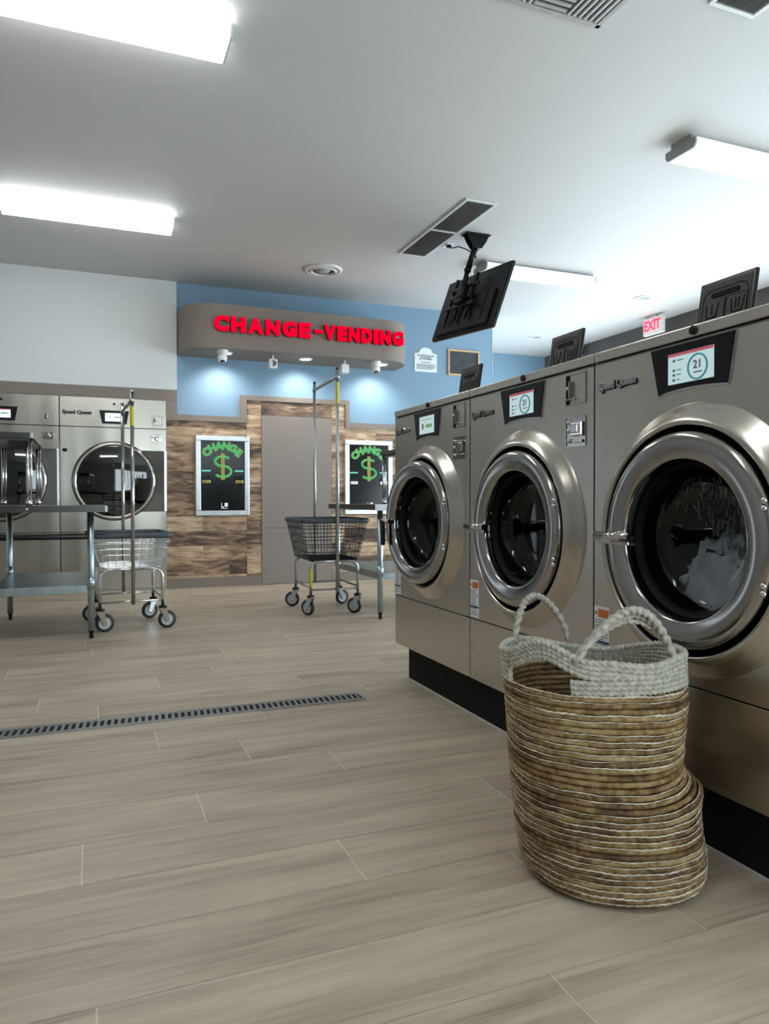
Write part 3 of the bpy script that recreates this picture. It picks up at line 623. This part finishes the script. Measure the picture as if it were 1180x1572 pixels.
    if n != 1:
        b.box(-.0095, -.008, -.072, .079, 1.271, 1.279, 'screen_red')
        t = [( -.0095, -.022+.031*cos(2*PI*k/40), 1.234+.031*sin(2*PI*k/40)) for k in range(40)]
        b.tube(t, .0024, 'screen_teal', 6, closed=True)
        b.text('21', .029, .001, 'screen_ink', T(-.0095, -.022, 1.239) @ FX, .0005); b.box(-.0095, -.008, -.035, -.009, 1.219, 1.222, 'screen_ink')
        for z, L in ((1.260, .022), (1.235, .014), (1.223, .014), (1.210, .009)):
            b.box(-.0095, -.008, .058-.004, .058+.004, z-.003, z+.003, 'screen_ink'); b.box(-.0095, -.008, .048-L, .048, z-.0012, z+.0015, 'screen_teal')
    else:
        b.box(-.0095, -.008, -.055, .01, 1.226, 1.240, 'screen_green'); b.box(-.0095, -.008, .035, .05, 1.222, 1.246, 'screen_ink'); b.box(-.0095, -.008, -.05, .06, 1.262, 1.264, 'screen_ink')
    b.build('screen', cp)
    b = MB(); b.text('Speed Queen', .0295, .006, 'chrome', T(-.003, .288, 1.236) @ FX @ Matrix.Rotation(R(1), 4, 'Z'), .0014); b.text('Speed Queen', .0295, .004, 'black', T(-.001, .288, 1.2345) @ FX @ Matrix.Rotation(R(1), 4, 'Z'), .0024); b.build('badge', root)
    b = MB(); b.lathe([(.0115, 0), (.0115, .005), (.008, .007), (0, .004)], 'black', T(-.004, -.003, 1.328) @ FX, 20); b.build('lock', root)
    # coin slide recess and coin drop
    b = MB(); y0, y1, z0, z1 = -.350, -.253, 1.202, 1.294
    for q in ((y0, y1, z0-.003, z0), (y0, y1, z1, z1+.003), (y0-.003, y0, z0-.003, z1+.003), (y1, y1+.003, z0-.003, z1+.003)): b.box(-.003, .002, *q, 'ring_steel')
    b.box(-.001, .004, y0, y1-.02, z0, z1, 'steel'); b.box(-.0005, .006, y1-.02, y1, z0, z1, 'gasket')
    b.box(-.012, 0, y1-.03, y1-.024, z0+.02, z1-.02, 'ring_steel'); b.lathe([(.006, 0), (.006, .014), (0, .018)], 'chrome', T(0, y1-.018, 1.252) @ FX, 14); b.box(-.012, 0, y1-.05, y1-.005, z0+.012, z0+.018, 'ring_steel', .001); b.build('coin_slot', root)
    b = MB(); z0, z1 = 1.070, 1.158
    for q in ((y0, y1, z0-.003, z0), (y0, y1, z1, z1+.003), (y0-.003, y0, z0-.003, z1+.003), (y1, y1+.003, z0-.003, z1+.003)): b.box(-.003, .002, *q, 'ring_steel')
    b.box(-.0005, .004, y0, y1, z0, z1, 'ring_steel'); b.box(-.014, 0, y0+.008, y1-.035, z0+.028, z1-.012, 'chrome', .005); b.box(-.02, -.012, y0+.02, y1-.045, z0+.038, z1-.022, 'ring_steel', .003)
    for zz in (z1-.014, 1.118, z0+.016): b.lathe([(.007, 0), (.006, .012), (0, .014)], 'chrome', T(0, y1-.02, zz) @ FX, 12)
    b.box(-.010, 0, y0+.012, y1-.04, z0+.008, z0+.018, 'ring_steel', .002); b.build('coin_drop', root)
    # warning sticker
    b = MB(); b.box(-.0012, 0, .318, .388, .428, .578, 'paper'); b.box(-.0018, -.001, .322, .370, .545, .570, 'orange'); b.prism([(.384, .553), (.374, .553), (.379, .565)], 'x', -.0018, -.001, 'ink')
    rg = random.Random(n)
    for k in range(13):
        z = .535-k*.008
        if k == 8: b.box(-.0018, -.001, .32, .386, z-.004, z+.004, 'navy')
        else: b.box(-.0016, -.001, .325+rg.uniform(0, .02), .383, z, z+.0022, 'ink')
    b.build('warning_sticker', root)
    # soap dispenser lid, standing open on the top
    lid = empty('tmp', (0, 0, 0)); bpy.data.objects.remove(lid)
    b = MB(); LH = .225; LW = .205
    b.box(-.006, .006, 0, LW, 0, LH, 'black', .003); b.box(-.0075, -.005, .013, LW-.011, .006, LH-.012, 'lid_grey')
    L_ = b.build('dispenser_lid', root); L_.location = (.30, .098, 1.335); L_.rotation_euler = (0, R(9), 0)
    b = MB(); ins = rrect(.02, LW-.02, .02, LH-.03, .03)
    for i in range(len(ins)):
        p, q = ins[i], ins[(i+1) % len(ins)]; b.tube([(-.008, *p), (-.008, *q)], .0012, 'lid_mark', 4, caps=False)
    b.box(-.0088, -.007, .100, .1025, .02, LH-.062, 'lid_mark'); b.prism(rrect(.05, .155, LH-.056, LH-.040, .0075), 'x', -.0095, -.004, 'lid_mark')
    for yc_, k in ((.148, 1), (.055, 2)):
        pts = [(yc_+.024, LH-.072), (yc_+.017, LH-.115), (yc_-.017, LH-.115), (yc_-.024, LH-.072)]
        for p, q in zip(pts, pts[1:]): b.tube([(-.008, *p), (-.008, *q)], .002, 'lid_mark', 4)
        for j in range(k): yy = yc_+(j-(k-1)/2)*.012; b.box(-.009, -.007, yy-.0016, yy+.0016, LH-.106, LH-.075, 'lid_mark')
    q = rrect(.022, .096, .06, LH-.062, .01)
    for i in range(len(q)): b.tube([(-.008, *q[i]), (-.008, *q[(i+1) % len(q)])], .001, 'lid_mark', 4, caps=False)
    b.build('wash_symbols', L_)
    return root
washer(1.4325, 3, 'nearest washing machine, at the right edge, with white suds behind its round door')
washer(2.218, 2, 'middle washing machine of the row, door shut and screen showing a ring')
washer(3.0035, 1, 'farthest washing machine of the row, with its round door slightly ajar')
# suds behind the nearest door
sd = empty('soap_suds', (X0+.13, 1.4325, .66)); tag(sd, 'grey white heap of soapy laundry foam inside the nearest washing machine', 'soap suds')
b = MB(); t = bmesh.new(); bmesh.ops.create_icosphere(t, subdivisions=6, radius=1)
for v in t.verts:
    p = v.co.copy(); n_ = .50*mnoise.noise(p*1.7+Vector((3, 1, 0)))+.38*mnoise.noise(p*4.3)+.2*mnoise.noise(p*9)+.08*mnoise.noise(p*22)
    p = p*(1+n_*.55); x, y, z = p.x*.07, p.y*.150-.012, p.z*.14
    rr_ = math.hypot(y, z+.66-.797)
    x = max(x, -.046); lim = .190
    if rr_ > lim: k = lim/rr_; y *= k; z = (z-.137)*k+.137
    v.co = Vector((x, y, z))
b.join(t, 'suds', smooth=True); b.build('foam_heap', sd)
b = MB(); rg = random.Random(11)
for k in range(420):
    a, q = rg.uniform(R(-60), R(150)), .178*math.sqrt(rg.random()); y, z = -q*cos(a)-.0, .137+q*sin(a)
    s_ = rg.uniform(.0012, .0045); t = bmesh.new(); bmesh.ops.create_icosphere(t, subdivisions=1, radius=1)
    xg = -.042+.012*((.178-q)/.178)+.008
    b.join(t, 'wet', T(xg, y, z) @ Matrix.Diagonal((s_*.4, s_, s_*rg.uniform(1.2, 4), 1)), True)
for k in range(26):
    y, z = rg.uniform(-.12, .06), rg.uniform(.06, .22); pts = [(-.03, y+rg.uniform(-.003, .003), z-.012*j) for j in range(rg.randint(3, 6))]; b.tube(pts, rg.uniform(.001, .0022), 'wet', 5)
tag(b.build('splashes', sd), 'wet streaks and drops')
# ================================================================== FLOOR DRAIN
noisy(mat('drain_steel', (.36, .37, .37), .38, .9), ns=20, amount=.1)
dr = empty('floor_drain', (.2, 3.13, 0)); tag(dr, 'long slotted metal drain grate set in the plank floor', 'floor drain'); LD = .94
b = MB(); b.box(-LD-.6, LD, -.062, -.054, .0002, .003, 'drain_steel'); b.box(-LD-.6, LD, .054, .062, .0002, .003, 'drain_steel'); b.box(LD-.006, LD, -.054, .054, .0002, .003, 'drain_steel'); b.build('frame', dr)
b = MB(); b.box(-LD-.6, LD-.006, -.054, .054, .0002, .0008, 'gasket'); b.build('channel', dr)
b = MB(); b.box(-LD-.6, LD-.006, -.054, -.036, .0008, .003, 'drain_steel'); b.box(-LD-.6, LD-.006, .036, .054, .0008, .003, 'drain_steel')
x = LD-.02
while x > -LD-.6:
    b.prism([(x-.009, -.036), (x+.003, -.036), (x+.009, .036), (x-.003, .036)], 'z', .0008, .003, 'drain_steel'); x -= .0262
b.build('grate', dr)
# ================================================================== FOLDING TABLES
def table(x0, over, label, rz_lab):
    """legs at x0..x0+.566, y 5.18..6.20"""
    root = empty('folding_table', (x0+.283, 5.62, 0)); tag(root, label, 'folding table'); hx, hy = .283, .51
    b = MB(); b.prism(rrect(-hx-.075, hx+.105 if over < 0 else hx+.075, -hy-.09, hy+.06, .03), 'z', .822, .862, 'table_steel'); o = b.build('tabletop', root)
    for sx in (-1, 1):
        for sy in (-1, 1):
            b = MB(); b.tube([(sx*hx, sy*hy, .05), (sx*hx, sy*hy, .822)], .021, 'zinc', 18); b.tube([(sx*hx, sy*hy, .32), (sx*hx, sy*hy, .40)], .0245, 'zinc', 18); lg = b.build('leg', root)
            b = MB(); b.lathe([(.021, .05), (.017, .045), (.012, .03), (.014, .004), (.014, 0), (0, 0)], 'black', T(sx*hx, sy*hy, 0), 14); b.build('foot', lg)
    b = MB(); b.box(-hx, hx, -hy, hy, .335, .345, 'zinc'); b.box(-hx, hx, -hy-.004, -hy+.004, .295, .345, 'zinc', .002); b.box(-hx, hx, hy-.004, hy+.004, .295, .345, 'zinc', .002)
    b.box(-hx-.004, -hx+.004, -hy, hy, .295, .345, 'zinc', .002); b.box(hx-.004, hx+.004, -hy, hy, .295, .345, 'zinc', .002); b.build('undershelf', root)
    ox0, ox1 = (-hx-.045, -hx+.24) if over < 0 else (hx-.24, hx+.045)
    b = MB(); b.prism(rrect(ox0, ox1, -hy-.08, .34, .02), 'z', 1.285, 1.318, 'table_steel'); b.box(ox0+.02, ox1-.02, -hy-.06, .32, 1.268, 1.285, 'table_steel'); b.build('overshelf', root)
    for x in (ox0+.03, ox1-.03):
        for y in (-hy-.045, .30):
            b = MB(); b.tube([(x-.006, y, .862), (x-.006, y, 1.285)], .010, 'cart_chrome', 12); b.tube([(x+.014, y, .862), (x+.014, y, 1.285)], .006, 'cart_chrome', 10); b.tube([(x, y, .862), (x, y, .90)], .02, 'cart_chrome', 14); b.build('post', root)
    b = MB(); b.lathe([(.007, 0), (.006, .004), (0, .005)], 'cart_chrome', T(ox1-.04 if over < 0 else ox0+.04, -hy-.09, .842) @ FY, 12); b.build('bolt', root)
    if over > 0: b = MB(); b.box(-hx-.077, -hx+.1, -hy-.094, -hy-.088, .818, .866, 'alu', .002); b.build('painted_lit_edge', root)  # pale strip paints the bluish light falling on the tabletop's near edge
    return root
table(-.573, -1, 'steel folding table with raised shelf at the left edge, in front of the dryers', 0)
table(2.015, 1, 'steel folding table with raised shelf, half hidden behind the farthest washer', 0)
# ================================================================== LAUNDRY CARTS
def cart(cx, cy, rz, label, wire, pipe, rim, zb, zr, zh, dense, yel, cast, hy=.25):
    root = empty('laundry_cart', (cx, cy, 0), rz); tag(root, label, 'laundry cart'); hx = .205 if not dense else .19
    b = MB()
    for sx in (-1, 1):
        for sy in (-1, 1):
            b.tube([(sx*hx, sy*hy, .155), (sx*hx, sy*hy, zb-.07), (sx*(hx-.008), sy*hy, zb-.04), (sx*(hx-.03), sy*hy, zb-.018), (sx*(hx-.06), sy*hy, zb-.01), (0, sy*hy, zb-.01)], .0115, pipe, 10)
    for s in (-1, 1): b.tube([(-hx, s*hy, .20), (hx, s*hy, .20)], .0085, pipe, 8); b.tube([(s*hx, -hy, .215), (s*hx, hy, .215)], .0085, pipe, 8)
    fr = b.build('frame', root)
    # casters
    for (sx, sy), a in zip(((-1, -1), (1, -1), (1, 1), (-1, 1)), cast):
        c = MB(); c.lathe([(.016, .0), (.03, .0), (.03, .012), (.016, .014)], 'black', T(0, 0, .145), 16)
        for s in (-1, 1): c.prism([(-.028, .146), (.022, .146), (.04, .075), (.045, .052), (.022, .05), (-.005, .1)], 'y', s*.016, s*.02, 'cart_chrome' if pipe == 'cart_chrome' else 'wheel_grey')
        c.box(-.028, .022, -.02, .02, .14, .147, 'wheel_grey'); co = c.build('caster', root); co.location = (sx*hx, sy*hy, 0); co.rotation_euler = (0, 0, R(a))
        c = MB(); M = T(.03, -.0, .062) @ FY
        c.lathe([(.042, -.012), (.058, -.0125), (.062, -.006), (.062, .006), (.058, .0125), (.042, .012)], 'rubber', M, 32); c.lathe([(0, -.014), (.014, -.014), (.018, -.009), (.040, -.008), (.045, -.012), (.045, .012), (.040, .008), (.018, .009), (.014, .014), (0, .014)], 'wheel_grey', M, 28); c.build('wheel', co)
    # basket: flared wire tub
    bx_, by_, tx, ty = .20, hy+.015, .262, hy+.07
    b = MB(); N = 5 if dense else 5
    def rect(t, z): a, c = bx_+(tx-bx_)*t, by_+(ty-by_)*t; return [Vector(p) for p in ((-a, -c, z), (a, -c, z), (a, c, z), (-a, c, z))]
    wr = .0026 if dense else .0029
    def round_loop(P, r=.04, k=5):
        o = []
        for i in range(4):
            p, a, c = P[i], P[i-1], P[(i+1) % 4]; d1 = (a-p).normalized(); d2 = (c-p).normalized()
            for j in range(k+1): t = j/k; o.append((p+d1*r)*(1-t)**2+p*2*t*(1-t)+(p+d2*r)*t*t)
        return o
    for i in range(N):
        t = i/N; b.tube(round_loop(rect(t, zb+(zr-zb)*t)), wr*1.25, wire, 6, closed=True)
    st = .0235 if dense else .046
    for side in range(4):
        B_, T_ = rect(0, zb), rect(1, zr-.01); L = (B_[(side+1) % 4]-B_[side]).length; n = int(L/st)
        for k in range(1, n):
            t = k/n; p = B_[side].lerp(B_[(side+1) % 4], t); q = T_[side].lerp(T_[(side+1) % 4], .03+.94*t); b.tube([p, q], wr*.8, wire, 5, caps=False)
    for k in range(1, 15): y = -by_+2*by_*k/15; b.tube([(-bx_, y, zb), (bx_, y, zb)], wr, wire, 5, caps=False)
    for k in range(1, 7): x = -bx_+2*bx_*k/7; b.tube([(x, -by_, zb-.004), (x, by_, zb-.004)], wr, wire, 5, caps=False)
    if not dense: b.box(-bx_, bx_, -by_, by_, zb-.008, zb-.006, 'cart_chrome')
    else: b.box(-bx_+.02, bx_-.02, -by_+.02, by_-.02, zb-.012, zb-.004, 'black_matt')
    b.build('wire_basket', root)
    b = MB(); P = round_loop(rect(1, zr), .05); b.tube(P, .0165, rim, 10, closed=True, rf=lambda i, a: .8+.35*abs(cos(a))); b.build('bumper_rim', root)
    # hanging rack: two posts in the middle of the short sides and a bar
    dx = 0
    b = MB()
    for s in (-1, 1): b.tube([(dx, s*(hy+.02), .19 if s < 0 else .22), (dx, s*(hy+.02), zb), (dx, s*(ty+.02), zr), (dx, s*(ty+.02), zh)] if False else [(dx, s*(ty+.022), .19), (dx, s*(ty+.022), zh)], .0125, pipe if dense else 'ring_steel', 14); b.tube([(dx, s*(ty+.022), zh-.07), (dx, s*(ty+.022), zh-.045)], .018, pipe, 12)
    for s in (-1, 1): b.tube([(dx, s*(ty+.022), .20), (dx, s*hy, .20)], .007, pipe, 8)
    b.tube([(dx, -ty-.022, zh-.057), (dx, ty+.022, zh-.057)], .0125, pipe, 14)
    for s in (-1, 1): b.lathe([(.014, 0), (.012, .012), (0, .016)], 'black' if dense else pipe, T(dx, s*(ty+.022), zh), 12)
    b.build('hanging_rack', root)
    b = MB(); b.tube([(dx, -ty-.022, zh-.10), (dx, -ty-.022, zh-.10-yel)], .0138, 'yellow', 14, caps=False)
    b.build('yellow_sticker', root)
    if dense: b = MB(); b.tube([(-hx, -hy, .36), (-hx, -hy, .225)], .0125, 'yellow', 12, caps=False); b.build('yellow_sticker', root)
    if not dense: b = MB(); b.face([b.bm.verts.new(p) for p in ((.14, -.272, zb+.005), (.198, -.274, zb+.005), (.235, -.303, zr-.02), (.15, -.303, zr-.02))], 'vent_grey'); o = b.build('name_plate', root); md = o.modifiers.new('s', 'SOLIDIFY'); md.thickness = .002
    return root
cart(.24, 5.56, R(3), 'chrome wire laundry cart with a dark rim between the folding table and the dryer', 'cart_chrome', 'cart_chrome', 'bumper', .435, .655, 1.63, False, .13, (10, 8, 200, 170))
cart(1.772, 5.71, R(-2.5), 'black wire laundry cart with tall hanging rack in front of the taupe door', 'black', 'grey_pipe', 'bumper', .43, .735, 1.90, True, .16, (125, 135, 15, 150), .27)
# ================================================================== WOVEN BASKET
bk = empty('woven_basket', (1.178, 1.444, 0)); tag(bk, 'tall slouching woven basket with white rope rim and loop handles on the floor', 'basket')
RV = Vector((cos(yaw), -sin(yaw), 0)); FV = Vector((-sin(yaw), -cos(yaw), 0))   # sideways and front directions of the basket
def lerp(tab, z):
    if z <= tab[0][0]: return tab[0][1]
    for (a, va), (c, vc) in zip(tab, tab[1:]):
        if z <= c: t = (z-a)/(c-a); t = t*t*(3-2*t)*.5+t*.5; return va+(vc-va)*t
    return tab[-1][1]
LT = [(0, -.186), (.02, -.208), (.05, -.220), (.12, -.230), (.2, -.237), (.284, -.243), (.35, -.249), (.427, -.256), (.53, -.264), (.6, -.266)]
RT = [(0, .188), (.02, .204), (.06, .206), (.12, .199), (.2, .192), (.25, .184), (.3, .176), (.35, .169), (.427, .166), (.53, .164), (.6, .155)]
DT = [(.0, 0), (.17, 0), (.215, -.010), (.25, .016), (.272, .036), (.29, .043), (.32, .028), (.36, .012), (.42, 0), (.6, 0)]
FT = [(0, -.186), (.02, -.205), (.1, -.208), (.3, -.19), (.45, -.172), (.6, -.160)]
def BP(z, th, dr=0.):
    L, Rr = lerp(LT, z), lerp(RT, z); c = (L+Rr)/2; a = (Rr-L)/2; bb = -lerp(FT, z)
    d = lerp(DT, z); tt = (th+PI) % (2*PI)-PI; g = math.exp(-((tt-.15)/.55)**2)
    a_ = a-d*g+dr; b_ = bb+dr - .012*math.exp(-((tt-1.0)/.5)**2)*math.exp(-((z-.28)/.06)**2)
    e = .92
    cx = (abs(cos(th))**e)*(1 if cos(th) >= 0 else -1); cy = (abs(sin(th))**e)*(1 if sin(th) >= 0 else -1)
    wob = .0025*mnoise.noise(Vector((cos(th)*2, sin(th)*2, z*9)))
    return RV*(c+(a_+wob)*cx)+FV*((b_+wob)*cy)+Vector((0, 0, z))
NTH = 150
def sag(z, th):
    """rows crowd and tip where the wall folds in on the right"""
    tt = (th+PI) % (2*PI)-PI
    return .034*math.exp(-((tt-.3)/.55)**2)*math.exp(-((z-.262)/.06)**2) - .006*sin(th*1+.6)*min(1, z/.2) + .004*mnoise.noise(Vector((cos(th)*1.3, sin(th)*1.3, z*6)))
b = MB(); lay = b.bm.loops.layers.float_color.new('tone'); rg = random.Random(2); pitch = .0141; NR = 33
for i in range(NR):
    zc = .009+i*pitch; base = rg.choice((.06, .1, .14, .18, .24, .16, .12, .28)); ph = rg.random()*9; n0 = len(b.bm.faces); v0_ = len(b.bm.verts)
    pts = [BP(max(.006, zc+sag(zc, 2*PI*k/NTH)*min(1, zc/.06)), 2*PI*k/NTH) for k in range(NTH)]
    b.tube(pts, .0068, 'husk', 7, closed=True, rf=lambda q, a: 1+.14*mnoise.noise(Vector((q*.35, i*3., 0)))+.06*sin(q*1.3+2*a))
    b.bm.faces.ensure_lookup_table(); b.bm.verts.index_update()
    for j, fc in enumerate(b.bm.faces[n0:]):
        for l in fc.loops:
            q = (l.vert.index-v0_)//7; th_ = 2*PI*q/NTH
            v = base+.26*mnoise.noise(Vector((cos(th_)*2.2+ph, sin(th_)*2.2, i*1.7)))+.14*mnoise.noise(Vector((cos(th_)*9, sin(th_)*9, i*2.1)))
            l[lay] = (v, v, v, 1)
b.box(-.001, .001, -.001, .001, .001, .002, 'husk')
nb = [b.bm.verts.new(BP(.004, 2*PI*k/60, -.006)) for k in range(60)]; b.face(nb, 'husk')
b.build('woven_body', bk)
b = MB(); NW = 300
for i in range(NR):
    zc = .009+(i+.5)*pitch
    skip = rg.random() < .12
    if skip: continue
    pts = [BP(zc+sag(zc, 2*PI*k/NW)*min(1, zc/.06)+.0008*sin(k*.3+i), 2*PI*k/NW, .0052) for k in range(NW)]
    thick = rg.choice((.0012, .0015, .0018, .0021))
    b.tube(pts, thick, 'cord', 5, closed=True, rf=lambda q, a: (1+.35*sin(q*1.55+a))*max(.25, min(1.2, .95+1.3*mnoise.noise(Vector((cos(2*PI*q/NW)*3, sin(2*PI*q/NW)*3, i*3.3))))))
b.build('white_cords', bk)
# white rope band with the cut out slot at the left front
b = MB(); PW = .0108; ZB = .009+NR*pitch
def band_z(j, th):
    tt = math.degrees(th) % 360; d = (tt-135)/38.
    lift = 0
    if j >= 3 and abs(d) < 1: lift = .036*(cos(d*PI/2)**2)
    dip = 0
    if j >= 4: d2 = ((tt-68+180) % 360-180)/30.; dip = -.010*(cos(d2*PI/2)**2) if abs(d2) < 1 else 0
    back = 0
    d3 = ((tt-285+180) % 360-180)/60.
    if abs(d3) < 1: back = -.035*(j/6)*(cos(d3*PI/2)**2)
    return ZB-.004+j*PW+lift+dip+back+.003*mnoise.noise(Vector((cos(th)*2, sin(th)*2, 1)))
def twist(q, a): return 1+.20*cos(2*a-q*1.15)
for j in range(7):
    if j < 3: ths = [R(165)+R(360-51)*k/460 for k in range(461)]; closed = False
    else: ths = [2*PI*k/530 for k in range(530)]; closed = True
    pts = [BP(band_z(j, t), t, .001-(.012 if (abs(math.degrees(t) % 360-135) < 38 and j >= 3) else 0)*cos((math.degrees(t) % 360-135)/38*PI/2)**2) for t in ths]
    b.tube(pts, .0066 if j < 6 else .0078, 'white_rope', 8, closed=closed, rf=twist)
b.build('rope_band', bk)
def loop(th0, th1, z0, z1, out, rad_, extra, skew=0., pw_=.7):
    b = MB(); n = 110
    P0, P1 = BP(z0, th0), BP(z0, th1); mid = BP(z0, (th0+th1)/2)
    for e_ in range(extra):
        pts = []
        for k in range(n+1):
            t = k/n; p = P0.lerp(P1, t); s_ = sin(PI*t)**pw_
            p = p+(mid-(P0+P1)/2)*sin(PI*t)*out; p.z = z0+(z1-z0)*s_-(.014*e_)*sin(PI*t)+skew*(t-.5)*sin(PI*t)*2*0
            p += FV*(-.010*e_)*sin(PI*t)+RV*skew*sin(PI*t)
            pts.append(p)
        b.tube(pts, rad_*(1 if e_ == 0 else .55), 'white_rope', 10, rf=lambda q, a: 1+.3*cos(2*a-q*.9))
    b.build('handle', bk)
loop(R(110), R(46), ZB+.060, .652, .6, .0085, 3, .006, .85)
loop(R(220), R(266), ZB+.050, .645, .5, .0078, 1, -.012, .6)

# ------------------------------------------------------------------ groups of look-alikes
GR = {'washing_machine': 'washing machines in the row on the right', 'dryer': 'tumble dryers built into the back wall', 'ceiling_light': 'strip lights on the ceiling', 'recessed_light': 'recessed round ceiling lights',
      'return_grille': 'long ceiling grilles', 'soffit_spotlight': 'spotlights under the sign box', 'security_camera': 'security cameras under the sign box', 'hanging_box': 'small white boxes under the sign box',
      'change_machine': 'change machines in the timber wall', 'folding_table': 'folding tables with raised shelves', 'laundry_cart': 'laundry carts with hanging racks'}
for o in bpy.data.objects:
    if o.parent is None and o.get('label') and o.name.split('.')[0] in GR: o['group'] = GR[o.name.split('.')[0]]
